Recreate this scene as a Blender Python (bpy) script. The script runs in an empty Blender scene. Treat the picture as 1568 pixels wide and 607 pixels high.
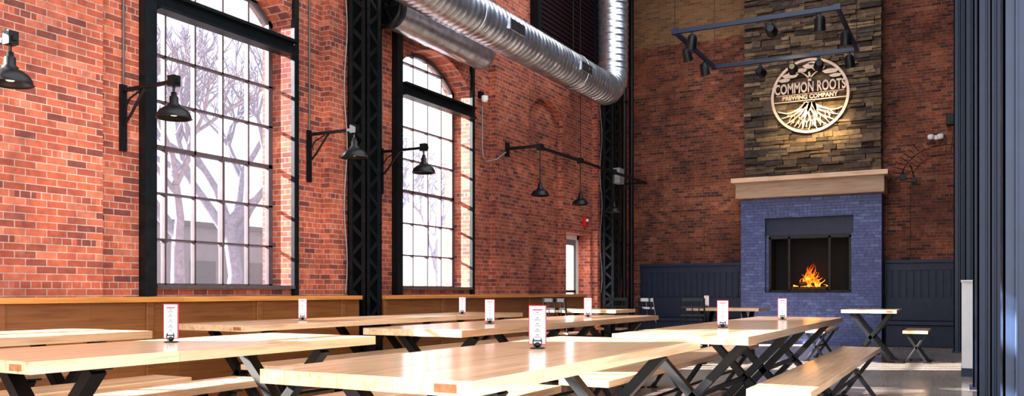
import bpy, bmesh, math, random
from mathutils import Vector, Matrix
random.seed(7)
S=bpy.context.scene
COL=S.collection
# ------------------------------------------------------------ materials
def nm(name):
    m=bpy.data.materials.new(name); m.use_nodes=True
    nt=m.node_tree; b=nt.nodes['Principled BSDF']
    return m,nt,b
def lk(nt,a,b): nt.links.new(a,b)
def math_n(nt,op,a,b=None,c=None):
    n=nt.nodes.new('ShaderNodeMath'); n.operation=op
    for i,v in enumerate((a,b,c)):
        if v is None: continue
        if isinstance(v,(int,float)): n.inputs[i].default_value=v
        else: lk(nt,v,n.inputs[i])
    return n.outputs[0]
def mixc(nt,f,a,b,bt='MIX'):
    n=nt.nodes.new('ShaderNodeMix'); n.data_type='RGBA'; n.blend_type=bt
    for i,v in ((0,f),(6,a),(7,b)):
        if isinstance(v,(int,float)): n.inputs[i].default_value=v
        elif isinstance(v,(tuple,list)): n.inputs[i].default_value=(*v,1)
        else: lk(nt,v,n.inputs[i])
    return n.outputs[2]
def noise(nt,vec,scale,det=3,rough=.55):
    n=nt.nodes.new('ShaderNodeTexNoise'); n.inputs['Scale'].default_value=scale
    n.inputs['Detail'].default_value=det; n.inputs['Roughness'].default_value=rough
    if vec is not None: lk(nt,vec,n.inputs['Vector'])
    return n.outputs['Fac']
def ramp(nt,f,stops):
    r=nt.nodes.new('ShaderNodeValToRGB'); lk(nt,f,r.inputs[0])
    e=r.color_ramp.elements
    while len(e)<len(stops): e.new(.5)
    for k,(p,c) in zip(e,stops):
        k.position=p; k.color=(*c,1) if len(c)==3 else c
    return r.outputs[0]
def bump(nt,b,h,st=.3,d=.01):
    n=nt.nodes.new('ShaderNodeBump'); n.inputs['Strength'].default_value=st; n.inputs['Distance'].default_value=d
    lk(nt,h,n.inputs['Height']); lk(nt,n.outputs[0],b.inputs['Normal'])
def wallvec(nt):
    g=nt.nodes.new('ShaderNodeNewGeometry')
    sp=nt.nodes.new('ShaderNodeSeparateXYZ'); lk(nt,g.outputs['Position'],sp.inputs[0])
    sn=nt.nodes.new('ShaderNodeSeparateXYZ'); lk(nt,g.outputs['True Normal'],sn.inputs[0])
    f=math_n(nt,'GREATER_THAN',math_n(nt,'ABSOLUTE',sn.outputs[0]),.6)
    d=math_n(nt,'SUBTRACT',sp.outputs[1],sp.outputs[0])
    u=math_n(nt,'MULTIPLY_ADD',d,f,sp.outputs[0])
    c=nt.nodes.new('ShaderNodeCombineXYZ'); lk(nt,u,c.inputs[0]); lk(nt,sp.outputs[2],c.inputs[1])
    return c.outputs[0],g.outputs['Position'],sp
def bricktex(nt,vec,c1,c2,mo,w,h,ms,bias=0):
    t=nt.nodes.new('ShaderNodeTexBrick'); lk(nt,vec,t.inputs['Vector'])
    for k,v in (('Color1',c1),('Color2',c2),('Mortar',mo)): t.inputs[k].default_value=(*v,1)
    t.inputs['Scale'].default_value=1; t.inputs['Brick Width'].default_value=w
    t.inputs['Row Height'].default_value=h; t.inputs['Mortar Size'].default_value=ms
    t.inputs['Mortar Smooth'].default_value=.15; t.inputs['Bias'].default_value=bias
    return t
def brick(name,c1,c2,mo,dark=(.12,.04,.03),w=.17,h=.058,ms=.0042,stain=.5,rough=.85,tan=False,grime=(.42,.37,.40)):
    m,nt,b=nm(name); v,pos,sp=wallvec(nt)
    t=bricktex(nt,v,c1,c2,mo,w,h,ms)
    th=bricktex(nt,v,c1,c2,mo,w/2,h,ms)
    hm=math_n(nt,'LESS_THAN',math_n(nt,'FLOORED_MODULO',math_n(nt,'FLOOR',math_n(nt,'DIVIDE',sp.outputs[2],h)),6),.5)
    base=mixc(nt,hm,t.outputs['Color'],th.outputs['Color'])
    fac=math_n(nt,'MULTIPLY_ADD',math_n(nt,'SUBTRACT',th.outputs['Fac'],t.outputs['Fac']),hm,t.outputs['Fac'])
    t2=bricktex(nt,v,(0,0,0),(1,1,1),(0,0,0),w,h,0.0)
    mp=nt.nodes.new('ShaderNodeMapping'); lk(nt,v,mp.inputs[0]); mp.inputs['Location'].default_value=(w*40,h*62,0)
    lk(nt,mp.outputs[0],t2.inputs['Vector'])
    t3=bricktex(nt,v,(0,0,0),(1,1,1),(0,0,0),w,h,0.0)
    mp3=nt.nodes.new('ShaderNodeMapping'); lk(nt,v,mp3.inputs[0]); mp3.inputs['Location'].default_value=(w*90,h*20,0)
    lk(nt,mp3.outputs[0],t3.inputs['Vector'])
    pick=ramp(nt,t2.outputs['Color'],[(.62,(0,0,0)),(.92,(1,1,1))])
    inv=math_n(nt,'SUBTRACT',1,fac)
    f=math_n(nt,'MULTIPLY',math_n(nt,'MULTIPLY',pick,inv),.75)
    col=mixc(nt,f,base,dark)
    lightc=(min(1,c1[0]*1.2+.04),min(1,c1[1]*1.4+.04),min(1,c1[2]*1.4+.04))
    p3=ramp(nt,t3.outputs['Color'],[(.74,(0,0,0)),(.98,(1,1,1))])
    col=mixc(nt,math_n(nt,'MULTIPLY',math_n(nt,'MULTIPLY',p3,inv),.6),col,lightc)
    n1=ramp(nt,noise(nt,pos,.75,6,.68),[(.36,grime),(.60,(1.14,1.08,1.02))])
    col=mixc(nt,stain,col,n1,'MULTIPLY')
    n2=ramp(nt,noise(nt,pos,14,4),[(.3,(.68,.68,.68)),(.7,(1.22,1.22,1.22))])
    col=mixc(nt,.75,col,n2,'MULTIPLY')
    n3=ramp(nt,noise(nt,pos,3.3,6,.7),[(.60,(0,0,0)),(.80,(1,1,1))])
    col=mixc(nt,math_n(nt,'MULTIPLY',n3,.3),col,mo)
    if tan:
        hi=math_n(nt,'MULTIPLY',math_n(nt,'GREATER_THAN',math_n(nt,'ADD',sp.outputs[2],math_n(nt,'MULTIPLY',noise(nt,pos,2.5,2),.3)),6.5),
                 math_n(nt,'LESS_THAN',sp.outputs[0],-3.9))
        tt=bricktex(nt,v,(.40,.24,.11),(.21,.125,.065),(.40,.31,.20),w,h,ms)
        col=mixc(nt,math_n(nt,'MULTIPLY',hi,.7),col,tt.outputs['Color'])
    lk(nt,col,b.inputs['Base Color']); b.inputs['Roughness'].default_value=rough
    hh=math_n(nt,'MULTIPLY_ADD',noise(nt,pos,30,3),.5,inv)
    bump(nt,b,hh,.7,.009)
    return m
def plain(name,c,rough=.5,metal=0,var=.15,sc=8,bmp=0,spec=.5):
    m,nt,b=nm(name)
    g=nt.nodes.new('ShaderNodeNewGeometry')
    f=noise(nt,g.outputs['Position'],sc,4)
    a=tuple(x*(1-var) for x in c); d=tuple(min(1,x*(1+var)) for x in c)
    lk(nt,ramp(nt,f,[(.3,a),(.7,d)]),b.inputs['Base Color'])
    b.inputs['Roughness'].default_value=rough; b.inputs['Metallic'].default_value=metal
    b.inputs['Specular IOR Level'].default_value=spec
    if bmp: bump(nt,b,f,bmp,.01)
    return m
def wood(name,c1,c2,along='y',plank=.11,rough=.32,coat=.3):
    m,nt,b=nm(name)
    g=nt.nodes.new('ShaderNodeNewGeometry'); sp=nt.nodes.new('ShaderNodeSeparateXYZ'); lk(nt,g.outputs['Position'],sp.inputs[0])
    c=nt.nodes.new('ShaderNodeCombineXYZ')
    if along=='y': o=(sp.outputs[1],sp.outputs[0],sp.outputs[2])
    else: o=(sp.outputs[0],sp.outputs[1],sp.outputs[2])
    if along=='yz': o=(sp.outputs[1],sp.outputs[2],sp.outputs[0])
    for i in range(3): lk(nt,o[i],c.inputs[i])
    t=bricktex(nt,c.outputs[0],c1,c2,tuple(x*.6 for x in c2),1.7,plank,.0012)
    mp=nt.nodes.new('ShaderNodeMapping'); lk(nt,c.outputs[0],mp.inputs[0]); mp.inputs['Scale'].default_value=(1.2,22,22)
    f=noise(nt,mp.outputs[0],1.6,6,.62)
    col=mixc(nt,.95,t.outputs['Color'],ramp(nt,f,[(.3,(.66,.52,.42)),(.5,(.97,.94,.91)),(.75,(1.13,1.10,1.06))]),'MULTIPLY')
    lk(nt,col,b.inputs['Base Color']); b.inputs['Roughness'].default_value=rough
    b.inputs['Coat Weight'].default_value=coat; b.inputs['Coat Roughness'].default_value=.16
    bump(nt,b,f,.08,.003)
    return m
def emis(name,c,s):
    m,nt,b=nm(name); b.inputs['Base Color'].default_value=(*c,1)
    b.inputs['Emission Color'].default_value=(*c,1); b.inputs['Emission Strength'].default_value=s
    return m
M={}
M['brick_l']=brick('red_brick_left',(.52,.142,.075),(.31,.078,.047),(.50,.36,.31),dark=(.12,.042,.040),stain=.7)
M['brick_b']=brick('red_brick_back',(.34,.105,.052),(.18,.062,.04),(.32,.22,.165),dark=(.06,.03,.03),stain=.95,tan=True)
M['brick_nb']=brick('navy_painted_brick',(.095,.115,.265),(.08,.10,.23),(.055,.068,.15),dark=(.07,.085,.20),stain=.25,rough=.5,grime=(.7,.7,.75))
M['wood']=wood('maple_tabletop',(.70,.485,.315),(.60,.39,.235),coat=.6)
M['woodx']=wood('maple_tabletop_cross',(.70,.485,.315),(.60,.39,.235),along='x',coat=.6)
M['endgrain']=plain('wood_end_grain',(.30,.12,.05),.6,0,.35,40)
M['panel']=wood('stained_pine_panel',(.27,.11,.034),(.20,.075,.023),along='yz',plank=.19,rough=.45,coat=.1)
M['ledge']=wood('pine_ledge',(.60,.28,.075),(.50,.21,.055),rough=.35)
M['mantel']=wood('mantel_wood',(.76,.55,.39),(.68,.47,.32),along='x',plank=.4,rough=.5,coat=0)
M['black']=plain('black_steel',(.009,.010,.012),.42,.3,.2)
M['iron']=plain('painted_iron_column',(.010,.014,.016),.45,.4,.35,12,.1)
M['navy']=plain('navy_paint',(.008,.020,.052),.38,0,.15)
M['navyd']=plain('dark_navy_board',(.014,.021,.05),.5,0,.2)
M['white']=plain('white_paint',(.82,.82,.82),.6,0,.04)
M['red']=plain('red_enamel',(.6,.02,.02),.35,0,.05)
M['grey']=plain('grey_box',(.28,.30,.32),.5,.2,.1)
M['conduit']=plain('conduit_weathered',(.13,.11,.11),.5,.2,.1)
M['soot']=plain('sooty_firebox',(.007,.006,.006),.8,0,.3)
M['sootmetal']=plain('fire_screen_metal',(.03,.027,.027),.5,.5,.3)
M['log']=plain('charred_log',(.07,.035,.02),.9,0,.5,20,.5)
M['frame']=plain('window_bar_iron',(.11,.085,.09),.55,.1,.2)
M['ceil']=plain('dark_ceiling_deck',(.14,.12,.10),.8,0,.2)
M['shutter']=plain('plum_shutter',(.03,.013,.02),.5,.2,.2)
M['tan']=plain('brushed_bronze_sign',(.70,.52,.40),.45,.1,.12)
M['paper']=plain('menu_paper',(.85,.84,.86),.6,0,.02)
M['cardred']=plain('menu_red_border',(.62,.02,.05),.5,0,.02)
M['ink']=plain('menu_ink',(.06,.06,.08),.6,0,.02)
M['shadein']=emis('lamp_bulb',(1,.85,.6),1.0)
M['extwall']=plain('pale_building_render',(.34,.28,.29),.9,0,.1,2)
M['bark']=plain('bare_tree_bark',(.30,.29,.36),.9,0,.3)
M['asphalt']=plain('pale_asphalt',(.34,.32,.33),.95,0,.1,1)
m,nt,b=nm('polished_concrete'); g=nt.nodes.new('ShaderNodeNewGeometry')
f=noise(nt,g.outputs['Position'],1.3,7,.65)
f2=noise(nt,g.outputs['Position'],26,3)
lk(nt,mixc(nt,.5,ramp(nt,f,[(.3,(.34,.275,.22)),(.5,(.46,.39,.325)),(.7,(.56,.49,.42))]),ramp(nt,f2,[(.3,(.7,.7,.7)),(.7,(1.15,1.15,1.15))]),'MULTIPLY'),b.inputs['Base Color'])
b.inputs['Roughness'].default_value=.16; b.inputs['Coat Weight'].default_value=.3; b.inputs['Coat Roughness'].default_value=.1; M['floor']=m
m,nt,b=nm('galvanised_spiral_duct'); g=nt.nodes.new('ShaderNodeNewGeometry')
f=noise(nt,g.outputs['Position'],9,4)
lk(nt,ramp(nt,f,[(.3,(.40,.42,.46)),(.7,(.66,.69,.74))]),b.inputs['Base Color'])
b.inputs['Metallic'].default_value=.88; b.inputs['Roughness'].default_value=.3; M['duct']=m
m,nt,b=nm('ledge_stone'); at=nt.nodes.new('ShaderNodeAttribute'); at.attribute_name='stonecol'
g=nt.nodes.new('ShaderNodeNewGeometry'); f=noise(nt,g.outputs['Position'],11,6,.7)
lk(nt,mixc(nt,.9,at.outputs['Color'],ramp(nt,f,[(.3,(.42,.40,.38)),(.7,(1.35,1.28,1.2))]),'MULTIPLY'),b.inputs['Base Color'])
b.inputs['Roughness'].default_value=.85; bump(nt,b,f,.9,.03); M['stone']=m
def glassmat(name,tint,trl,col):
    m,nt,b=nm(name); nt.nodes.remove(b)
    o=nt.nodes['Material Output']
    t=nt.nodes.new('ShaderNodeBsdfTransparent'); t.inputs[0].default_value=(*tint,1)
    tl=nt.nodes.new('ShaderNodeBsdfTranslucent'); tl.inputs[0].default_value=(*col,1)
    mx=nt.nodes.new('ShaderNodeMixShader'); mx.inputs[0].default_value=trl
    lk(nt,t.outputs[0],mx.inputs[1]); lk(nt,tl.outputs[0],mx.inputs[2])
    gl=nt.nodes.new('ShaderNodeBsdfGlossy'); gl.inputs['Roughness'].default_value=.05
    m2=nt.nodes.new('ShaderNodeMixShader'); m2.inputs[0].default_value=.04
    lk(nt,mx.outputs[0],m2.inputs[1]); lk(nt,gl.outputs[0],m2.inputs[2])
    lk(nt,m2.outputs[0],o.inputs[0]); return m
M['film']=glassmat('window_glass_sunscreen',(.215,.212,.24),.012,(.72,.70,.80))
M['glass']=glassmat('window_glass_clear',(.96,.96,.98),.02,(.9,.9,.95))
M['film2']=glassmat('window_glass_tinted',(.50,.51,.54),.01,(.9,.9,.95))
m,nt,b=nm('flame'); g=nt.nodes.new('ShaderNodeNewGeometry'); sp=nt.nodes.new('ShaderNodeSeparateXYZ'); lk(nt,g.outputs['Position'],sp.inputs[0])
zf=math_n(nt,'DIVIDE',math_n(nt,'SUBTRACT',sp.outputs[2],1.02),.55)
zf=math_n(nt,'ADD',zf,math_n(nt,'MULTIPLY',math_n(nt,'SUBTRACT',noise(nt,g.outputs['Position'],12,3),.5),1.8))
lk(nt,ramp(nt,zf,[(.0,(1,.45,.07)),(.3,(1,.22,.015)),(.65,(.6,.06,.0)),(1,(.15,.01,0))]),b.inputs['Emission Color'])
b.inputs['Emission Strength'].default_value=1.5; b.inputs['Base Color'].default_value=(.1,.02,0,1); M['flame']=m
# ------------------------------------------------------------ mesh builder
class MB:
    def __init__(s,name): s.n=name; s.v=[]; s.f=[]; s.mi=[]; s.sm=[]; s.mats=[]
    def m(s,k):
        if k not in s.mats: s.mats.append(k)
        return s.mats.index(k)
    def add(s,vs,fs,k,sm=False):
        o=len(s.v); s.v+= [tuple(v) for v in vs]; i=s.m(k)
        for f in fs: s.f.append(tuple(o+a for a in f)); s.mi.append(i); s.sm.append(sm)
    def box(s,x0,x1,y0,y1,z0,z1,k):
        vs=[(x,y,z) for x in (x0,x1) for y in (y0,y1) for z in (z0,z1)]
        s.add(vs,[(0,1,3,2),(4,6,7,5),(0,4,5,1),(2,3,7,6),(0,2,6,4),(1,5,7,3)],k)
    def beam(s,p,q,w,h,k,up=(0,0,1)):
        p=Vector(p);q=Vector(q);d=(q-p).normalized();u=Vector(up)
        if abs(d.dot(u))>.99: u=Vector((0,1,0))
        a=d.cross(u).normalized(); c=a.cross(d).normalized()
        vs=[]
        for e in (p,q):
            for sa in (-.5,.5):
                for sc in (-.5,.5): vs.append(e+a*w*sa+c*h*sc)
        s.add(vs,[(0,1,3,2),(4,6,7,5),(0,4,5,1),(2,3,7,6),(0,2,6,4),(1,5,7,3)],k)
    def tube(s,pts,r,k,seg=10,cap=True):
        pts=[Vector(p) for p in pts]; n=len(pts); rs=r if isinstance(r,list) else [r]*n
        vs=[];fs=[]; ref=None
        for i,p in enumerate(pts):
            d=(pts[min(i+1,n-1)]-pts[max(i-1,0)]).normalized()
            if ref is None:
                ref=Vector((0,0,1)) if abs(d.z)<.9 else Vector((1,0,0))
            a=(ref-d*ref.dot(d)).normalized(); ref=a; c=d.cross(a)
            for j in range(seg):
                t=2*math.pi*j/seg; vs.append(p+(a*math.cos(t)+c*math.sin(t))*rs[i])
        for i in range(n-1):
            for j in range(seg):
                fs.append((i*seg+j,i*seg+(j+1)%seg,(i+1)*seg+(j+1)%seg,(i+1)*seg+j))
        s.add(vs,fs,k,True)
        if cap:
            s.add(vs[:seg],[tuple(range(seg))],k); s.add(vs[-seg:],[tuple(range(seg))],k)
    def lathe(s,c,prof,k,seg=28):
        vs=[];fs=[];c=Vector(c);n=len(prof)
        for r,z in prof:
            for j in range(seg):
                t=2*math.pi*j/seg; vs.append(c+Vector((r*math.cos(t),r*math.sin(t),z)))
        for i in range(n-1):
            for j in range(seg):
                fs.append((i*seg+j,i*seg+(j+1)%seg,(i+1)*seg+(j+1)%seg,(i+1)*seg+j))
        s.add(vs,fs,k,True)
    def done(s,parent=None,bevel=0,recalc=True):
        me=bpy.data.meshes.new(s.n); me.from_pydata(s.v,[],s.f)
        for k in s.mats: me.materials.append(M[k])
        for p,i,q in zip(me.polygons,s.mi,s.sm): p.material_index=i; p.use_smooth=q
        if recalc:
            bm=bmesh.new(); bm.from_mesh(me); bmesh.ops.recalc_face_normals(bm,faces=bm.faces); bm.to_mesh(me); bm.free()
        o=bpy.data.objects.new(s.n,me); COL.objects.link(o)
        if parent: o.parent=parent
        if bevel:
            md=o.modifiers.new('bevel','BEVEL'); md.width=bevel; md.segments=2; md.limit_method='ANGLE'
        return o
# ------------------------------------------------------------ shell
XW=-6.5; XB=-6.92; YB=17.6; ZT=8.6
wins=[(-2.33,-.53),(1.42,3.22),(5.16,6.93),(8.91,10.68)]
SILL=1.05; SPR=3.98; APX=4.36
def arch_z(t):
    w=.9; r=(w*w+(APX-SPR)**2)/(2*(APX-SPR)); x=(t*2-1)*w
    return APX-r+math.sqrt(r*r-x*x)
w=MB('wall_left')
solid=[(-4,wins[0][0])]+[(wins[i][1],wins[i+1][0]) for i in range(3)]+[(wins[3][1],12.5)]
for a,b_ in solid: w.box(XB,XW,a,b_,0,ZT,'brick_l')
for a,b_ in wins:
    w.box(XB,XW,a,b_,0,SILL,'brick_l')
    N=16
    for i in range(N):
        t0=i/N;t1=(i+1)/N; ya=a+(b_-a)*t0; yb=a+(b_-a)*t1
        vs=[(x,y,z) for x in (XB,XW) for (y,z) in ((ya,arch_z(t0)),(yb,arch_z(t1)),(yb,ZT),(ya,ZT))]
        w.add(vs,[(0,1,2,3),(4,5,6,7),(0,1,5,4),(2,3,7,6)],'brick_l')
ra,rb=12.55,13.95; w.box(XB,XW,12.5,ra,0,ZT,'brick_l'); w.box(XB,XW-.1,ra,rb,0,ZT,'brick_l'); w.box(XW-.1,XW,ra,rb,0,.98,'brick_l')
N=14
for i in range(N):
    t0=i/N;t1=(i+1)/N; ya=ra+(rb-ra)*t0; yb=ra+(rb-ra)*t1
    vs=[(x,y,z) for x in (XW-.1,XW) for (y,z) in ((ya,arch_z(t0)+.05),(yb,arch_z(t1)+.05),(yb,ZT),(ya,ZT))]
    w.add(vs,[(0,1,2,3),(4,5,6,7),(0,1,5,4),(2,3,7,6)],'brick_l')
w.box(XB,XW,rb,14.1,0,ZT,'brick_l'); w.box(XB,XW,14.1,15.22,2.12,ZT,'brick_l'); w.box(XB,XW,15.22,YB+.4,0,ZT,'brick_l')
w.done()
pl=MB('trim_brick_pilasters')
for a,b_ in ((3.42,4.57),(7.42,8.25),(11.25,12.36),(15.3,15.95)): pl.box(XW,XW+.12,a,b_,0,ZT,'brick_l')
pl.done()
def ring(mb,a,b_,dz,x0,x1,k):
    n=30
    for i in range(n):
        t0=i/n;t1=(i+.86)/n
        ya=a+(b_-a)*t0; yb=a+(b_-a)*t1; z0=arch_z(t0)+dz; z1=arch_z(t1)+dz
        cy=(a+b_)/2; zc=SPR-1.0
        def out(y,z,d):
            v=Vector((y-cy,z-zc)).normalized(); return (y+v.x*d,z+v.y*d)
        q=[(ya,z0),(yb,z1),out(yb,z1,.22),out(ya,z0,.22)]
        vs=[(x,y,z) for x in (x0,x1) for (y,z) in q]
        mb.add(vs,[(0,1,2,3),(4,5,6,7),(0,1,5,4),(2,3,7,6),(1,2,6,5),(0,3,7,4)],k)
w=MB('trim_brick_arches')
for a,b_ in wins[2:]: ring(w,a,b_,0.0,XW-.02,XW+.012,'brick_l')
ring(w,ra,rb,.05,XW-.02,XW+.015,'brick_l')
w.done()
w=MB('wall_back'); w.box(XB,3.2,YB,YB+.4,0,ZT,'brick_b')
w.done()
bb=MB('trim_back_wall_arch'); 
for (rr0,rr1,dd) in ((.58,.76,.03),(.78,.97,.045)):
    n=26
    for i in range(n):
        t0=math.pi*(i/n); t1=math.pi*((i+.82)/n); cx,cz=-.35,3.1
        q=[(cx+math.cos(t)*r,cz+math.sin(t)*r*.85) for t,r in ((t0,rr0),(t1,rr0),(t1,rr1),(t0,rr1))]
        q=[(max(x,-1.25),z) for x,z in q]
        vs=[(x,y,z) for y in (YB-dd,YB+.02) for (x,z) in q]
        bb.add(vs,[(0,1,2,3),(4,5,6,7),(0,1,5,4),(2,3,7,6),(1,2,6,5),(0,3,7,4)],'brick_b')
bb.box(-1.13,-.95,YB-.03,YB+.01,1.65,3.1,'brick_b')
bb.done()
bb=MB('trim_infilled_opening')
bb.box(-5.95,-5.90,YB-.02,YB+.01,1.65,2.75,'brick_b'); bb.box(-4.95,-4.90,YB-.02,YB+.01,1.65,2.75,'brick_b'); bb.box(-6.0,-4.85,YB-.025,YB+.01,2.75,2.82,'brick_b')
bb.done()
f=MB('floor'); f.box(XB,8,-5,YB+.4,-.12,0,'floor'); f.done()
c=MB('ceiling'); c.box(XB,-4.6,-3,YB+.4,ZT,ZT+.2,'ceil'); c.box(-.3,5,-3,YB+.4,ZT,ZT+.2,'ceil'); c.box(-4.6,-.3,14.6,YB+.4,ZT,ZT+.2,'ceil')  # middle left open as an added, unseen skylight that brightens the room
c.done()
c=MB('trim_roof_rafters')
for y in range(-2,15,2): c.box(-4.7,-.2,y,y+.14,ZT+.0,ZT+.2,'ceil')
for y in (11.75,13.9): c.box(-4.65,-.25,y-.03,y+.03,ZT-.0,ZT+.07,'iron')
c.done()
# ------------------------------------------------------------ windows
for i,(a,b_) in enumerate(wins):
    w=MB('window_%d'%(i+1)); xg=-6.8
    nc=5; pw=(b_-a)/nc; rh=.44
    n=20; gk='film' if i==2 else ('film2' if i==3 else 'glass')
    for k in range(n):
        t0=k/n;t1=(k+1)/n
        w.add([(xg,a+(b_-a)*t0,SILL),(xg,a+(b_-a)*t1,SILL),(xg,a+(b_-a)*t1,arch_z(t1)),(xg,a+(b_-a)*t0,arch_z(t0))],[(0,1,2,3)],gk)
    for k in range(nc+1):
        y=a+pw*k; y=min(max(y,a+.03),b_-.03); th=.02 if k%nc else .06
        t=(y-a)/(b_-a)
        w.box(xg-.025,xg+.03,y-th/2,y+th/2,SILL,arch_z(t),'frame')
    z=SILL+.03;r=0
    while z<SPR+.2:
        th=.04 if r in (0,3) else .018
        w.box(xg-.025,xg+.03,a,b_,z-th/2,z+th/2,'frame'); z+=rh; r+=1
    pts=[(xg,a+(b_-a)*k/n,arch_z(k/n)-.03) for k in range(n+1)]
    for p,q in zip(pts,pts[1:]): w.beam(p,q,.06,.06,'frame')
    w.box(xg-.03,xg+.04,a+pw-.015,a+pw+.015,SILL+.44,SILL+1.36,'frame'); w.box(xg-.03,xg+.04,a+pw*3-.015,a+pw*3+.015,SILL+.44,SILL+1.36,'frame')
    w.done()
    s=MB('trim_%d'%(i+1))
    s.box(-6.78,-6.44,a,b_,SILL,SILL+.035,'frame')
    s.box(XW,XW+.09,a-.15,a-.03,.98,ZT,'iron'); s.box(XW,XW+.05,b_+.0,b_+.07,.98,ZT,'iron')
    s.box(XW-.09,XW+.05,a-.02,b_-.03,3.60,3.74,'iron'); s.box(XW+.05,XW+.14,a-.02,b_-.03,3.57,3.60,'iron')
    s.box(XW+.05,XW+.14,a-.02,b_-.03,3.71,3.74,'iron'); s.box(XW+.02,XW+.07,a-.02,b_-.03,3.60,3.71,'iron')
    s.done()
d=MB('door_1'); xd=-6.78
d.box(xd-.04,xd+.04,14.12,14.20,0,2.12,'white'); d.box(xd-.04,xd+.04,15.12,15.2,0,2.12,'white'); d.box(xd-.04,xd+.04,14.12,15.2,2.03,2.12,'white')
d.box(xd-.02,xd+.02,14.2,14.32,0,2.03,'grey'); d.box(xd-.02,xd+.02,15.0,15.12,0,2.03,'grey'); d.box(xd-.02,xd+.02,14.32,15.0,0,.25,'grey'); d.box(xd-.02,xd+.02,14.32,15.0,1.92,2.03,'grey'); d.box(xd+.02,xd+.07,14.32,15.0,1.0,1.05,'black')
d.box(xd-.005,xd+.005,14.32,15.0,.25,1.92,'glass'); d.done()
s=MB('fire_alarm_strobe'); s.box(XW,XW+.06,14.85,14.99,2.28,2.46,'red'); s.box(XW+.06,XW+.08,14.88,14.96,2.37,2.42,'white'); s.done(bevel=.005)
for i,(a,b_) in enumerate(((-4,7.58),(8.02,14.02))):
    s=MB('baseboard_left' if i==0 else 'baseboard_left.001')
    s.box(XW+.121,-6.08,a,b_,0,.93,'panel'); s.box(XW+.0,XW+.121,a,b_,.90,.93,'panel')
    s.box(XW+.01,-6.03,a,b_,.93,.975,'ledge')
    y=a
    s.box(-6.08,-6.055,a,b_,.0,.12,'panel')
    while y<b_: s.box(-6.08,-6.06,y,min(y+.07,b_),.12,.93,'panel'); y+=1.25
    s.done(bevel=.004)
def beadboard(name,x0,x1):
    s=MB(name); s.box(x0,x1,YB-.05,YB,0,1.58,'navyd'); s.box(x0,x1,YB-.1,YB,1.56,1.62,'navyd'); s.box(x0,x1,YB-.07,YB,1.42,1.56,'navyd')
    x=x0+.03
    while x<x1-.1: s.box(x,x+.095,YB-.075,YB-.04,.5,1.42,'navyd'); x+=.125
    s.done(bevel=.004)
    q=MB('booth_bench'); q.box(x0+.02,x1-.02,YB-.55,YB-.07,.40,.47,'navyd'); q.box(x0+.05,x1-.05,YB-.50,YB-.07,0,.40,'navyd')
    q.box(x0+.02,x1-.02,YB-.14,YB-.07,.47,.9,'navyd')
    q.done(bevel=.01)
beadboard('baseboard_back',-6.3,-4.0); beadboard('baseboard_back.001',-1.39,-.1)
# ------------------------------------------------------------ fireplace
s=MB('fireplace'); YF=YB-.003
x0,x1=-3.99,-1.40; o0,o1=-3.52,-1.89; yf=17.0
s.box(x0,o0,yf,YF,0,2.86,'brick_nb'); s.box(o1,x1,yf,YF,0,2.86,'brick_nb'); s.box(o0,o1,yf,YF,2.47,2.86,'brick_nb'); s.box(o0,o1,yf,YF,0,1.0,'brick_nb')
s.box(o0,o1,yf+.12,YF,2.14,2.47,'navyd')
s.box(o0,o0+.05,yf+.12,YF,1.0,2.14,'brick_nb'); s.box(o1-.05,o1,yf+.12,YF,1.0,2.14,'brick_nb')
s.box(o0,o1,YB-.05,YF,1,2.14,'soot')
s.box(o0+.05,o0+.1,yf+.14,YB-.05,1.0,2.14,'soot'); s.box(o1-.1,o1-.05,yf+.14,YB-.05,1.0,2.14,'soot')
s.box(o0,o1,yf+.02,YB-.05,1.0,1.01,'soot')
for a,b_,c0,c1 in ((o0+.05,o1-.05,2.06,2.14),(o0+.05,o1-.05,1.01,1.05)): s.box(a,b_,yf+.12,yf+.15,c0,c1,'sootmetal')
for a in (o0+.05,o0+.42,o1-.46,o1-.09): s.box(a,a+.04,yf+.12,yf+.15,1.03,2.1,'sootmetal')
x=o0
while x<o1-.05: s.box(x,x+.066,yf-.012,yf+.02,2.475,2.66,'brick_nb'); x+=.0741
s.done()
s=MB('fireplace_mantel'); s.box(-4.05,-1.34,16.80,YF,2.87,3.17,'mantel'); s.box(-4.12,-1.27,16.7,YF,3.17,3.26,'mantel'); s.done(bevel=.008)
s=MB('chimney_breast')
ZC=ZT-.01
s.box(-3.88,-1.47,17.18,YF,3.265,ZC,'soot')
def stone(x0,x1,y0,y1,z0,z1,c):
    n0=len(s.f)
    j=lambda a: a+random.uniform(-.008,.008)
    vs=[(j(x),j(y) if y==y0 else y,j(z)) for x in (x0,x1) for y in (y0,y1) for z in (z0,z1)]
    s.add(vs,[(0,1,3,2),(4,6,7,5),(0,4,5,1),(2,3,7,6),(0,2,6,4),(1,5,7,3)],'stone')
    return n0,c
pal=[(.18,.125,.085),(.24,.17,.11),(.12,.095,.082),(.30,.22,.14),(.15,.105,.08),(.32,.24,.16),(.19,.14,.11),(.08,.062,.054)]
marks=[]
z=3.265
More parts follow.
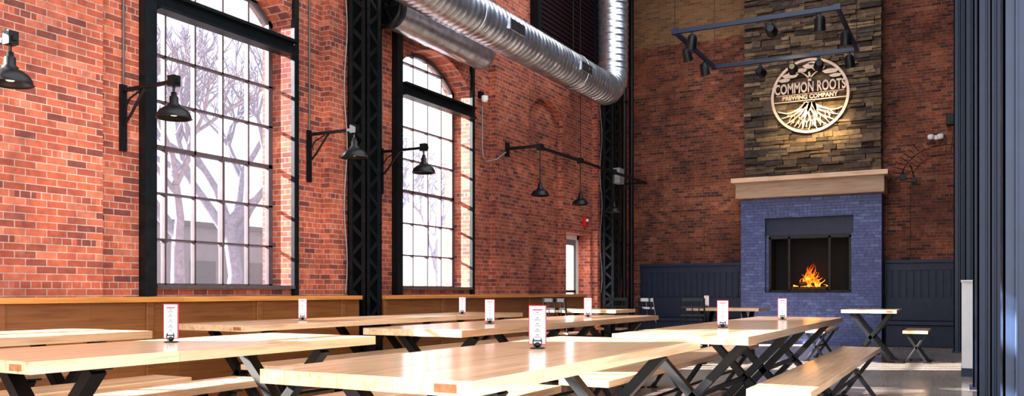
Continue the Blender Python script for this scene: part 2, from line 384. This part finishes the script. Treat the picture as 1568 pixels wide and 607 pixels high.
while z<ZC-.02:
    h=random.choice((.055,.075,.10,.13)); h=min(h,ZC-z)
    x=-3.94
    while x<-1.42:
        L=random.uniform(.14,.5); xe=min(x+L,-1.41)
        if -1.41-xe<.1: xe=-1.41
        if h>.09 and random.random()<.4:
            hm=h*random.uniform(.4,.6)
            marks.append(stone(x,xe-.006,17.12-random.uniform(0,.09),17.3,z+.003,z+hm-.003,random.choice(pal)))
            marks.append(stone(x,xe-.006,17.12-random.uniform(0,.09),17.3,z+hm+.003,z+h-.003,random.choice(pal)))
        else: marks.append(stone(x,xe-.006,17.12-random.uniform(0,.10),17.3,z+.003,z+h-.003,random.choice(pal)))
        x=xe
    for xs0,xs1 in ((-3.93,-3.8),(-1.55,-1.42)):
        marks.append(stone(xs0,xs1,17.3,YF,z+.003,z+h-.003,random.choice(pal)))
    z+=h
o=s.done(recalc=True)
ca=o.data.color_attributes.new('stonecol','FLOAT_COLOR','CORNER')
fc={}
for n0,cc in marks:
    k=random.uniform(.6,1.1)
    for i in range(6): fc[n0+i]=tuple(a*k for a in cc)
for p in o.data.polygons:
    cc=fc.get(p.index,(.05,.04,.04))
    for li in p.loop_indices: ca.data[li].color=(*cc,1)
e=bpy.data.objects.new('log_fire',None); COL.objects.link(e)
s=MB('firewood_logs')
for a,b_,r in (((-3.06,17.27,1.065),(-2.42,17.29,1.065),.055),((-2.95,17.42,1.07),(-2.40,17.38,1.07),.055),((-2.92,17.24,1.17),(-2.55,17.44,1.18),.045),((-2.62,17.26,1.16),(-2.80,17.44,1.20),.04)): s.tube([a,b_],r,'log',10)
s.done(parent=e)
s=MB('flames')
for k in range(24):
    cx=-2.73+random.gauss(0,.13); cy=17.36+random.uniform(-.08,.06)
    h=max(.10,.52-abs(cx+2.73)*1.6)*random.uniform(.55,1.0); r=random.uniform(.014,.034); ph=random.uniform(0,6)
    pts=[];rs=[]
    for i in range(10):
        t=i/9; pts.append((cx+.05*math.sin(ph+t*5)*t*1.6,cy+.02*math.cos(ph+t*3)*t,1.07+h*t)); rs.append(max(.002,r*math.sin(math.pi*(.22+.78*t))**.8*(1-t*.35)))
    s.tube(pts,rs,'flame',8)
s.done(parent=e)
# ------------------------------------------------------------ logo sign
e=bpy.data.objects.new('round_logo_sign',None); COL.objects.link(e); e.location=(-2.67,16.96,4.80)
R=.72
def disc2(mb,pts,y0,y1,k):
    n=len(pts); vs=[(x,y0,z) for x,z in pts]+[(x,y1,z) for x,z in pts]
    fs=[tuple(range(n)),tuple(range(n,2*n))]+[(i,(i+1)%n,n+(i+1)%n,n+i) for i in range(n)]
    mb.add(vs,fs,k)
def strip(mb,pts,ws,k,y0=-.015,y1=.015):
    n=len(pts);L=[];Rr=[]
    for i,(x,z) in enumerate(pts):
        a=Vector(pts[max(i-1,0)]);b=Vector(pts[min(i+1,n-1)]);d=(b-a).normalized();nn=Vector((-d.y,d.x))*ws[i]/2
        L.append((x+nn.x,z+nn.y));Rr.append((x-nn.x,z-nn.y))
    for i in range(n-1): disc2(mb,[L[i],L[i+1],Rr[i+1],Rr[i]],y0,y1,k)
g=MB('outer_ring')
n=64
for i in range(n):
    a=2*math.pi*i/n;b2=2*math.pi*(i+1)/n
    disc2(g,[(math.cos(t)*r,math.sin(t)*r) for t,r in ((a,R),(b2,R),(b2,R-.05),(a,R-.05))],-.02,.02,'tan')
g.done(parent=e)
g=MB('standoffs')
for a in (45,135,225,315):
    g.tube([(math.cos(math.radians(a))*(R-.02),0,math.sin(math.radians(a))*(R-.02)),(math.cos(math.radians(a))*(R-.02),.06,math.sin(math.radians(a))*(R-.02))],.012,'black',8)
g.done(parent=e)
g=MB('roots')
strip(g,[(-.67,-.085),(.67,-.085)],[.020,.020],'tan'); strip(g,[(-.62,.045),(.62,.045)],[.012,.012],'tan')
for k in range(11):
    a=math.radians(-90+(k-5)*15.5); pts=[];ws=[]
    for i in range(9):
        t=i/8; r=.05+.60*t
        aa=-math.pi/2+(a+math.pi/2)*(.35+.65*t)
        wv=.022*math.sin(t*9+k*1.7)
        pts.append((math.cos(aa)*r-wv*math.sin(aa)+ (a+math.pi/2)*.04,-.08+max(math.sin(aa)*r,-.6)+wv*.5)); ws.append(.038*(1-t)+.012)
    pts=[p for p in pts if math.hypot(*p)<R-.03]; strip(g,pts,ws[:len(pts)],'tan')
    if len(pts)>5:
        p=Vector(pts[4]); 
        for sg in (-1,1):
            q=[tuple(p),(p.x+sg*.05+math.cos(a)*.05,p.y-.08),(p.x+sg*.08+math.cos(a)*.12,p.y-.17)]
            q=[u for u in q if math.hypot(*u)<R-.03]
            if len(q)>1: strip(g,q,[.016,.013,.010][:len(q)],'tan')
g.done(parent=e)
g=MB('tree_and_clouds')
strip(g,[(0,.28),(.005,.36),(-.01,.46)],[.07,.04,.03],'tan')
for sg in (-1,1):
    strip(g,[(0,.33),(sg*.09,.42),(sg*.15,.46)],[.03,.02,.015],'tan')
def blob(cx,cz,rx,rz):
    disc2(g,[(cx+rx*math.cos(t/24*2*math.pi)*(1+.12*math.sin(t*1.3)),cz+rz*math.sin(t/24*2*math.pi)) for t in range(24)],-.015,.015,'tan')
for q in ((0,.57,.12,.05),(-.15,.50,.10,.04),(.16,.51,.11,.045),(.05,.62,.08,.03),(-.36,.42,.15,.05),(-.30,.47,.09,.04),(.38,.43,.14,.045),(-.47,.34,.11,.035),(.47,.34,.11,.035)): blob(*q)
g.done(parent=e)
def text(nmx,body,size,loc,sx=1,sy=1.35):
    cu=bpy.data.curves.new(nmx,'FONT'); cu.body=body; cu.size=size; cu.align_x='CENTER'; cu.extrude=.015; cu.offset=.005; cu.space_character=1.03
    cu.materials.append(M['tan']); t=bpy.data.objects.new(nmx,cu); COL.objects.link(t); t.parent=e
    t.rotation_euler=(math.pi/2,0,0); t.location=loc; t.scale=(sx,sy,1)
text('lettering_top','COMMON ROOTS',.18,(0,-.01,.075),.86,1.5)
text('lettering_bottom','BREWING COMPANY',.105,(0,-.01,-.055),.98,1.05)
# ------------------------------------------------------------ lattice columns
def lattice(name,x0,x1,y0,y1,z0=0):
    s=MB(name); t=.07; zt=ZT-.01
    for xa in (x0,x1-.012):
        for ya,yb in ((y0,y0+t),(y1-t,y1)): s.box(xa,xa+.012,ya,yb,z0,zt,'iron')
    for ya in (y0,y1-.012):
        for xa,xb in ((x0,x0+t),(x1-t,x1)): s.box(xa,xb,ya,ya+.012,z0,zt,'iron')
    s.box(x0+.02,x0+.03,y0+.02,y1-.02,z0,zt,'iron'); s.box(x0+.02,x1-.02,y1-.04,y1-.03,z0,zt,'iron')
    z=z0+.1;k=0;st=.19
    while z+st<zt:
        a,b_=(y0+.03,y1-.03) if k%2 else (y1-.03,y0+.03)
        s.beam((x1-.018,a,z),(x1-.018,b_,z+st),.012,.045,'iron')
        a,b_=(x0+.03,x1-.03) if k%2 else (x1-.03,x0+.03)
        s.beam((a,y0+.018,z),(b_,y0+.018,z+st),.012,.045,'iron')
        for (px,py) in ((x1-.004,y0+.035),(x1-.004,y1-.035)): s.tube([(x1,py,z),(x1+.010,py,z)],.012,'iron',6)
        for px in (x0+.035,x1-.035): s.tube([(px,y0,z),(px,y0-.010,z)],.012,'iron',6)
        z+=st;k+=1
    s.box(x0-.02,x1+.02,y0-.02,y1+.02,z0,z0+.04,'iron')
    s.box(x0,x1,y0,y1,z0,z0+.35,'iron')
    pts=[(x0-.005+.022*math.sin(i*.55),y0-.03,z0+1.0+i*.12) for i in range(int((zt-z0-1.0)/.12))]
    s.tube(pts,.006,'grey',6)
    s.done()
lattice('lattice_steel_column',-6.33,-6.06,7.68,7.97)
lattice('lattice_steel_column',-6.33,-6.06,15.4,15.72)
s=MB('corner_downpipe')
s.tube([(-6.38,16.75,0),(-6.38,16.75,ZT-.02)],.06,'black',12); s.tube([(-6.40,17.25,0),(-6.40,17.25,ZT-.02)],.05,'black',12); s.box(-6.498,-6.3,16.7,16.8,2,2.04,'black'); s.box(-6.498,-6.3,16.7,16.8,5,5.04,'black'); s.done()
s=MB('electrical_box'); s.box(-6.04,-5.9,15.25,15.5,3.12,3.42,'grey'); s.box(-6.03,-5.9,15.24,15.26,3.2,3.34,'grey'); s.done(bevel=.01)
s=MB('fire_extinguisher'); s.lathe((-6.3,16.15,.85),[(0,0),(.07,0),(.08,.03),(.08,.38),(.06,.44),(.03,.47),(.03,.5),(0,.5)],'red'); s.box(-6.33,-6.2,16.13,16.17,1.35,1.38,'black'); s.box(-6.499,-6.33,16.1,16.2,1.1,1.15,'black'); s.tube([(-6.27,16.15,1.36),(-6.2,16.15,1.3),(-6.2,16.15,1.0)],.012,'black',6); s.done()
# ------------------------------------------------------------ ducts
XD,ZD,RD=-5.5,4.52,.258; YE=13.9; er=.42
L=[]; yy=4.0
while yy<YE-er: L.append(Vector((XD,yy,ZD))); yy+=.016
for k in range(0,33):
    a=math.pi/2*k/32; L.append(Vector((XD,YE-er+er*math.sin(a),ZD+er-er*math.cos(a))))
zz=ZD+er
while zz<ZT-.05: zz+=.016; L.append(Vector((XD,YE,zz)))
acc=0; rs=[]
for i,p in enumerate(L):
    if i: acc+=(L[i]-L[i-1]).length
    ph=(acc/.115)%1.0
    rs.append(RD+(.014 if ph<.2 else 0))
s=MB('spiral_air_duct'); s.tube(L,rs,'duct',40)
for yv in (9.6,11.9):
    s.box(XD+RD-.03,XD+RD+.02,yv,yv+.42,ZD-.07,ZD+.07,'duct')
    for k in range(5): s.box(XD+RD+.02,XD+RD+.026,yv+.02,yv+.40,ZD-.06+k*.026,ZD-.05+k*.026,'black')
for yv in (6.2,9.0,12.2):
    pts=[(XD+math.cos(t/24*2*math.pi)*(RD+.018),yv,ZD+math.sin(t/24*2*math.pi)*(RD+.018)) for t in range(25)]
    s.tube(pts,.008,'duct',6); s.tube([(XD,yv,ZD+RD),(XD,yv,ZT-.01)],.006,'black',6)
s.done()
s=MB('steel_ventilation_drum'); xx,zz,r=-6.19,4.46,.215
P=[(xx,8.35+.07*k,zz) for k in range(32)]
s.tube(P,[r+(.006 if k%6==0 else 0) for k in range(32)],'duct',36)
s.tube([(xx,8.25,zz),(xx,8.32,zz)],r*.9,'black',30); s.tube([(xx,8.15,zz),(xx,8.25,zz)],.05,'black',12)
for k in range(6):
    a=k*math.pi/3; s.beam((xx,8.2,zz),(xx+math.cos(a)*r,8.2,zz+math.sin(a)*r),.03,.03,'black')
s.tube([(xx+math.cos(t/24*2*math.pi)*(r+.02),8.2,zz+math.sin(t/24*2*math.pi)*(r+.02)) for t in range(25)],.028,'black',8)
for yv in (8.9,10.1): s.box(XW,xx,yv,yv+.05,zz-.03,zz+.03,'black'); s.tube([(xx,yv,zz),(xx,yv,ZT-.01)],.008,'black',6)
s.done()
s=MB('roller_shutter'); s.box(XW,XW+.08,12.75,15.25,5.2,ZT-.01,'shutter')
z=5.2
while z<ZT-.1: s.box(XW+.08,XW+.11,12.8,15.2,z,z+.06,'shutter'); z+=.085
s.box(XW,XW+.15,12.65,12.78,5.15,ZT-.01,'black'); s.box(XW,XW+.15,15.2,15.33,5.15,ZT-.01,'black'); s.box(XW,XW+.14,12.65,15.3,5.1,5.2,'black')
s.done()
# ------------------------------------------------------------ lamps
PROF=[(.0,.20),(.022,.20),(.022,.17),(.034,.165),(.036,.11),(.05,.10),(.052,.085),(.085,.07),(.118,.045),(.136,.012),(.142,-.015),(.148,-.018),(.140,-.020),(.13,.0),(.10,.03),(.04,.05),(0,.055)]
def shade(s,c):
    s.lathe(c,PROF,'black'); s.lathe(c,[(0,-.0),(.025,.005),(.032,.03),(.02,.055),(0,.06)],'shadein',12)
def wall_lamp(y,xw=XW,zt=2.80):
    s=MB('wall_bracket_lamp'); L=.66
    s.box(xw,xw+.03,y-.03,y+.03,zt-.55,zt+.03,'black')
    s.beam((xw+.02,y,zt-.02),(xw+L+.06,y,zt-.02),.03,.03,'black')
    s.tube([(xw+.03,y,zt-.32),(xw+.12,y,zt-.24),(xw+.26,y,zt-.07),(xw+.30,y,zt-.03)],.012,'black',8)
    s.tube([(xw+.03,y,zt-.20),(xw+.1,y,zt-.10),(xw+.24,y,zt-.045)],.008,'black',8)
    s.box(xw+L-.04,xw+L+.04,y-.035,y+.035,zt-.06,zt+.03,'black')
    s.tube([(xw+L,y,zt-.04),(xw+L,y,zt-.13)],.01,'black',8)
    s.tube([(xw+.013,y+.0,zt+.03),(xw+.02,y,zt+.05),(xw+.02,y,ZT-.01)],.011,'conduit',8)
    shade(s,(xw+L,y,zt-.31))
    s.done()
wall_lamp(3.40,XW+.12,2.76); wall_lamp(4.84); wall_lamp(7.2); wall_lamp(8.52)
s=MB('pendant_lamp_rail'); xr=-5.8; zr=3.25
s.beam((xr,11.55,zr),(xr,16.5,zr),.035,.045,'black'); s.beam((XW+.12,11.6,zr+.02),(xr,11.6,zr+.02),.035,.045,'black'); s.beam((XW,16.4,zr),(xr,16.4,zr),.03,.04,'black')
s.box(XW+.12,XW+.15,11.55,11.65,zr-.1,zr+.12,'black')
for y in (11.62,13.15,14.7):
    s.tube([(xr,y,zr),(xr,y,2.70)],.009,'black',8); s.box(xr-.04,xr+.04,y-.05,y+.05,zr-.04,zr+.05,'black'); shade(s,(xr,y,2.52))
s.tube([(xr,13.15,zr),(xr,13.15,ZT-.01)],.006,'black',6)
s.done()
s=MB('electrical_conduit'); xc=XW+.012
s.tube([(xc,11.03,3.85),(xc,11.03,3.2),(xc,11.06,3.08),(xc,11.15,3.02),(xc+.14,11.22,3.05),(xc+.15,11.5,3.2)],.010,'grey',8)
s.done()
s=MB('security_camera'); s.box(XW,XW+.05,10.92,11.02,3.95,4.05,'black'); s.lathe((XW+.09,10.97,3.93),[(0,-.05),(.04,-.04),(.055,0),(.05,.05),(0,.06)],'white',14); s.done()
s=MB('emergency_light'); zz=3.9; s.box(-.62,-.42,YB-.06,YB,zz-.04,zz+.04,'white'); s.lathe((-.60,YB-.1,zz),[(0,-.05),(.05,-.04),(.06,0),(.05,.05),(0,.06)],'white',14); s.lathe((-.44,YB-.1,zz),[(0,-.05),(.05,-.04),(.06,0),(.05,.05),(0,.06)],'white',14); s.done()
s=MB('wall_speaker'); s.box(-.34,-.18,YB-.18,YB,4.10,4.30,'black'); s.tube([(-.26,YB-.2,4.2),(-.26,YB-.18,4.2)],.06,'iron',16); s.done(bevel=.01)
s=MB('wall_junction_boxes'); s.box(-1.12,-1.02,YB-.06,YB,3.15,3.25,'iron'); s.box(-.92,-.84,YB-.06,YB,3.09,3.17,'iron'); s.tube([(-1.07,YB-.03,3.25),(-1.07,YB-.03,3.37),(-.95,YB-.03,3.42),(-.88,YB-.03,3.17)],.01,'black',6); s.done()
# ------------------------------------------------------------ track light
tx0,tx1,ty0,ty1,tz=-3.7,-1.5,11.75,13.9,4.76
s=MB('suspended_track_light')
for p,q in (((tx0,ty0),(tx1,ty0)),((tx0,ty1),(tx1,ty1)),((tx0,ty0),(tx0,ty1)),((tx1,ty0),(tx1,ty1))):
    s.beam((*p,tz),(*q,tz),.045,.06,'navy')
for p in ((tx0,ty0),(tx1,ty0),(tx0,ty1),(tx1,ty1)): s.tube([(*p,tz),(*p,ZT-.0)],.005,'black',6); s.box(p[0]-.04,p[0]+.04,p[1]-.04,p[1]+.04,tz-.035,tz+.04,'navy')
heads=[(-3.7,12.35,0),(-3.45,11.75,0),(-3.7,13.3,0),(-2.35,11.75,1),(-1.72,11.75,0),(-2.95,13.9,1),(-2.45,13.9,1),(-2.05,13.9,1),(-1.6,13.9,0),(-1.5,12.6,0)]
for i,(x,y,l) in enumerate(heads):
    s.tube([(x,y,tz-.03),(x,y,tz-.10)],.012,'black',8)
    s.beam((x,y-.05,tz-.09),(x,y+.05,tz-.09),.05,.025,'black')
    tgt=Vector((-2.67,17.1,4.5))-Vector((x,y,tz-.16)); tgt.normalize()
    if not l: tgt=Vector((random.uniform(-.3,.3),random.uniform(.2,.5),-.9)).normalized()
    c=Vector((x,y,tz-.17)); s.tube([c-tgt*.09,c-tgt*.05,c+tgt*.06,c+tgt*.10],[.045,.068,.072,.078],'black',14)
    s.tube([c+tgt*.098,c+tgt*.103],.06,'shadein' if l else 'iron',12)
s.done()
for i,(x,y,l) in enumerate(heads):
    if l:
        ld=bpy.data.lights.new('track_spot','SPOT'); ld.energy=270; ld.color=(1,.76,.38); ld.spot_size=math.radians(24); ld.spot_blend=.85; ld.shadow_soft_size=.04
        lo=bpy.data.objects.new('track_spot',ld); COL.objects.link(lo); c=Vector((x,y,tz-.17)); d_=(Vector((-2.67+random.uniform(-.3,.3),17.1,4.25))-c).normalized()
        lo.location=c+d_*.14; lo.rotation_euler=d_.to_track_quat('-Z','Y').to_euler()
# ------------------------------------------------------------ tables / benches
HT=.76
def xframe(s,c,half,h,axis,t=.05,dp=.07,k='black'):
    cx,cy=c
    def P(u,z): return (cx+u,cy,z) if axis=='y' else (cx,cy+u,z)
    up=(0,1,0) if axis=='y' else (1,0,0)
    s.beam(P(-half,.012),P(half,h-.012),t,dp,k,up=up)
    s.beam(P(half,.012),P(-half,h-.012),t,dp,k,up=up)
    if axis=='y': s.box(cx-half-.05,cx+half+.05,cy-.04,cy+.04,h-.012,h,k); [s.box(cx+a-.05,cx+a+.05,cy-.04,cy+.04,0,.012,k) for a in (-half,half)]
    else: s.box(cx-.04,cx+.04,cy-half-.05,cy+half+.05,h-.012,h,k); [s.box(cx-.04,cx+.04,cy+a-.05,cy+a+.05,0,.012,k) for a in (-half,half)]
def table(x0,x1,y0,y1,axis='y',name='communal_table',inset=.34):
    s=MB(name); th=.048; h=HT-th
    s.box(x0,x1,y0,y1,h,HT,'wood' if axis=='y' else 'woodx')
    if axis=='y':
        cx=(x0+x1)/2; hf=(x1-x0)/2-.10
        for y in (y0+inset,y1-inset): xframe(s,(cx,y),hf,h,'y')
        s.beam((cx,y0+inset,h/2),(cx,y1-inset,h/2),.03,.03,'black')
        s.box(x1-.13,x1-.05,y0-.001,y0,h+.010,HT-.012,'endgrain')
    else:
        cy=(y0+y1)/2; hf=(y1-y0)/2-.10
        for x in (x0+.25,x1-.25): xframe(s,(x,cy),hf,h,'x')
        s.beam((x0+.25,cy,h/2),(x1-.25,cy,h/2),.03,.03,'black')
    return s.done(bevel=.004)
HB=.47
def bench(x0,x1,y0,y1,axis='y',inset=.3):
    s=MB('wooden_bench'); th=.042; h=HB-th
    s.box(x0,x1,y0,y1,h,HB,'wood' if axis=='y' else 'woodx')
    cx=(x0+x1)/2
    ysx=[y0+inset,y1-inset]
    if y1-y0>3: ysx.insert(1,(y0+y1)/2)
    for y in ysx: xframe(s,(cx,y),(x1-x0)/2-.03,h,'y',.035,.05)
    s.beam((cx,ysx[0],h/2),(cx,ysx[-1],h/2),.02,.02,'black')
    return s.done(bevel=.004)
def group(a,y0,y1,two=False,left=True,right=True,W=.83):
    if two:
        ym=(y0+y1)/2; table(a,a+W,y0,ym-.002); table(a,a+W,ym+.002,y1)
    else: table(a,a+W,y0,y1)
    if left: bench(a-.34,a-.0,y0-.05,y1+.02)
    if right: bench(a+W+.0,a+W+.35,y0-.05,y1+.02)
group(-2.09,2.08,4.45,left=True,right=False)
group(-3.87,1.88,3.94)
group(-5.56,1.5,3.75,left=True)
group(-5.66,4.66,9.2,True,left=False)
group(-3.80,4.78,8.85,True)
group(-1.93,4.86,9.0,True)
table(-5.5,-4.35,11.1,11.9,'x','dining_table'); table(-4.0,-2.85,13.3,14.1,'x','dining_table')
table(-1.6,-.87,12.9,14.1,'y','dining_table',.28); bench(-.8,-.48,13.0,14.1); bench(-2.1,-1.78,12.6,14.1)
# ------------------------------------------------------------ chairs
def chair(x,y,rot):
    s=MB('cafe_chair'); hs=.45
    s.box(-.2,.2,-.2,.2,hs-.025,hs,'wood')
    for a in (-.18,.18):
        s.tube([(a,-.18,hs-.02),(a*1.1,-.22,0)],.014,'black',8); s.tube([(a*1.1,.22,0),(a,.18,hs),(a,.20,.70),(a*.96,.24,.92)],.014,'black',8)
        s.tube([(a*1.05,-.2,.2),(a*1.05,.2,.2)],.009,'black',6)
    for z,t in ((.90,.05),(.78,.03),(.66,.03)): s.beam((-.18,.19+(z-.6)*.15,z),(.18,.19+(z-.6)*.15,z),.016,t,'black')
    for a in (-.1,0,.1): s.tube([(a,.19,.47),(a,.22,.88)],.008,'black',6)
    s.tube([(-.19,-.2,.2),(.19,-.2,.2)],.009,'black',6)
    o=s.done(); o.location=(x,y,0); o.rotation_euler=(0,0,rot)
chair(-4.02,11.95,math.radians(150)); chair(-3.75,12.75,math.radians(200)); chair(-4.9,12.35,0.1); chair(-5.0,10.75,3.0)
# ------------------------------------------------------------ menu cards
def menu(x,y,rot=None):
    s=MB('table_menu_card'); w,h=.039,.165; z0=.018
    s.box(-w,w,-.003,.003,z0,z0+h,'cardred'); s.box(-w+.004,w-.004,-.0042,.0042,z0+.004,z0+h-.004,'paper')
    for sy in (-1,1):
        y0,y1=(-.0048,-.0042) if sy<0 else (.0042,.0048)
        s.box(-.022,.022,y0,y1,z0+h-.022,z0+h-.016,'cardred')
        for k in range(5):
            zz=z0+.03+k*.024; s.box(-.014,.014,y0,y1,zz,zz+.003,'ink'); s.box(-.006,.006,y0,y1,zz+.008,zz+.012,'ink')
        s.box(-.02,.02,y0,y1,z0+.012,z0+.02,'ink')
    s.lathe((0,0,0),[(0,.006),(.03,.005),(.034,.002),(.034,0),(0,0)],'black',20)
    s.lathe((0,0,.017),[(0,-.014),(.012,-.007),(.014,0),(.012,.007),(0,.014)],'black',12)
    for a in (-.02,.02): s.tube([(0,0,.008),(a*.7,-.010,.012),(a,-.008,.03),(a*.8,-.006,.045)],.0025,'black',6)
    o=s.done(); o.location=(x,y,HT); o.rotation_euler=(0,0,math.radians(20) if rot is None else rot); o.scale=(1.03,1.03,1.08)
for p in ((-1.72,3.42),(-3.58,2.95),(-5.3,5.8),(-5.15,8.3),(-3.4,5.9),(-3.4,7.9),(-1.55,6.05),(-1.5,8.0),(-3.75,13.6)): menu(*p)
# ------------------------------------------------------------ right colonnade
def icol(x0,x1,y0,y1,name='steel_column'):
    s=MB(name); t=.022; zt=ZT-.37
    s.box(x0,x1,y0,y0+t,0,zt,'navy'); s.box(x0,x1,y1-t,y1,0,zt,'navy'); s.box((x0+x1)/2-.01,(x0+x1)/2+.01,y0,y1,0,zt,'navy')
    s.box(x0-.03,x1+.03,y0-.03,y1+.03,0,.025,'navy'); s.box(x0,x0+.02,y0,y1,0,zt,'navy')
    s.box(x0+.06,x0+.075,y0-.02,y0,0,zt,'navy'); s.box(x1-.075,x1-.06,y0-.02,y0,0,zt,'navy')
    s.done(bevel=.004)
icol(-.2,.0,15.8,16.0); icol(-.03,.17,12.75,13.0); icol(.05,.27,10.0,10.25); icol(.07,.27,7.9,8.15); icol(.17,.42,5.4,5.7)
s=MB('half_wall'); s.box(-.06,.10,11.45,12.3,.1,1.14,'white'); s.box(-.065,.105,11.44,12.3,0,.1,'navy'); s.box(-.07,.11,11.43,12.32,1.14,1.16,'white'); s.done()
s=MB('steel_ceiling_beam'); s.box(-.05,.4,4.9,16.2,ZT-.36,ZT-.33,'navy'); s.box(.1,.2,4.9,16.2,ZT-.33,ZT-.02,'navy'); s.done()
s=MB('wall_right'); s.box(.65,.8,6.5,YB,0,ZT,'navy')
y=6.5
while y<YB-.2: s.box(.6,.65,y,y+.12,0,ZT,'navy'); y+=1.1
s.box(.6,.65,6.5,YB,0,.2,'navy'); s.done()
# ------------------------------------------------------------ exterior
s=MB('ground_exterior'); s.box(-90,XB-.01,-60,90,-.3,-.15,'asphalt'); s.done()
s=MB('neighbour_building'); s.box(-34,-28,17,36,-.15,3.7,'extwall'); s.box(-34.2,-27.8,16.8,36.2,3.7,3.9,'frame')
for k in range(6): s.box(-28,-27.95,18+k*3,19.3+k*3,1,2.3,'frame')
s.done()
def tree(x,y,h,seed):
    rnd=random.Random(seed); s=MB('bare_tree')
    def br(p,d,L,r,n):
        q=p+d*L; mid=p+d*L*.5+Vector((rnd.uniform(-.06,.06),rnd.uniform(-.06,.06),0))*L
        s.tube([p,mid,q],[r,r*.85,r*.65],'bark',5,False)
        if n==0: return
        for k in range(3 if n>1 else 4):
            dd=(d+Vector((rnd.uniform(-.75,.75),rnd.uniform(-.75,.75),rnd.uniform(-.1,.5)))).normalized()
            br(q if k else mid.lerp(q,.7),dd,L*rnd.uniform(.6,.8),r*.62,n-1)
    br(Vector((x,y,-.15)),Vector((0,0,1)),h*.28,h*.024,6); s.done(recalc=False)
tree(-17,14.2,9,1); tree(-21,19.5,12,2); tree(-19,25,9,3); tree(-24,22.5,13,5); tree(-22,33,9,6)
# ------------------------------------------------------------ light
wd=bpy.data.worlds.new('world'); S.world=wd; wd.use_nodes=True; bg=wd.node_tree.nodes['Background']
bg.inputs[0].default_value=(.92,.95,1,1); bg.inputs[1].default_value=2.6
ld=bpy.data.lights.new('sun','SUN'); ld.energy=48; ld.angle=math.radians(.6); ld.color=(1,.93,.84)
lo=bpy.data.objects.new('sun',ld); COL.objects.link(lo)
lo.rotation_euler=Vector((.80,.40,-.37)).to_track_quat('-Z','Y').to_euler(); lo.location=(-20,-5,15)
ld=bpy.data.lights.new('fire_glow','POINT'); ld.energy=3; ld.color=(1,.4,.1); ld.shadow_soft_size=.15
lo=bpy.data.objects.new('fire_glow',ld); COL.objects.link(lo); lo.location=(-2.68,17.22,1.35)
# ------------------------------------------------------------ camera
cd=bpy.data.cameras.new('camera'); cam=bpy.data.objects.new('camera',cd); COL.objects.link(cam)
cd.sensor_width=36; cd.lens=1560/1900*36; cd.shift_y=174/1900; cd.clip_end=300
cam.location=(0,0,1.02); cam.rotation_euler=(math.pi/2,0,math.radians(28.44)); S.camera=cam
S.view_settings.view_transform='Standard'
try: S.view_settings.look='Medium High Contrast'
except Exception as ex: print('look',ex)
S.view_settings.exposure=0.62
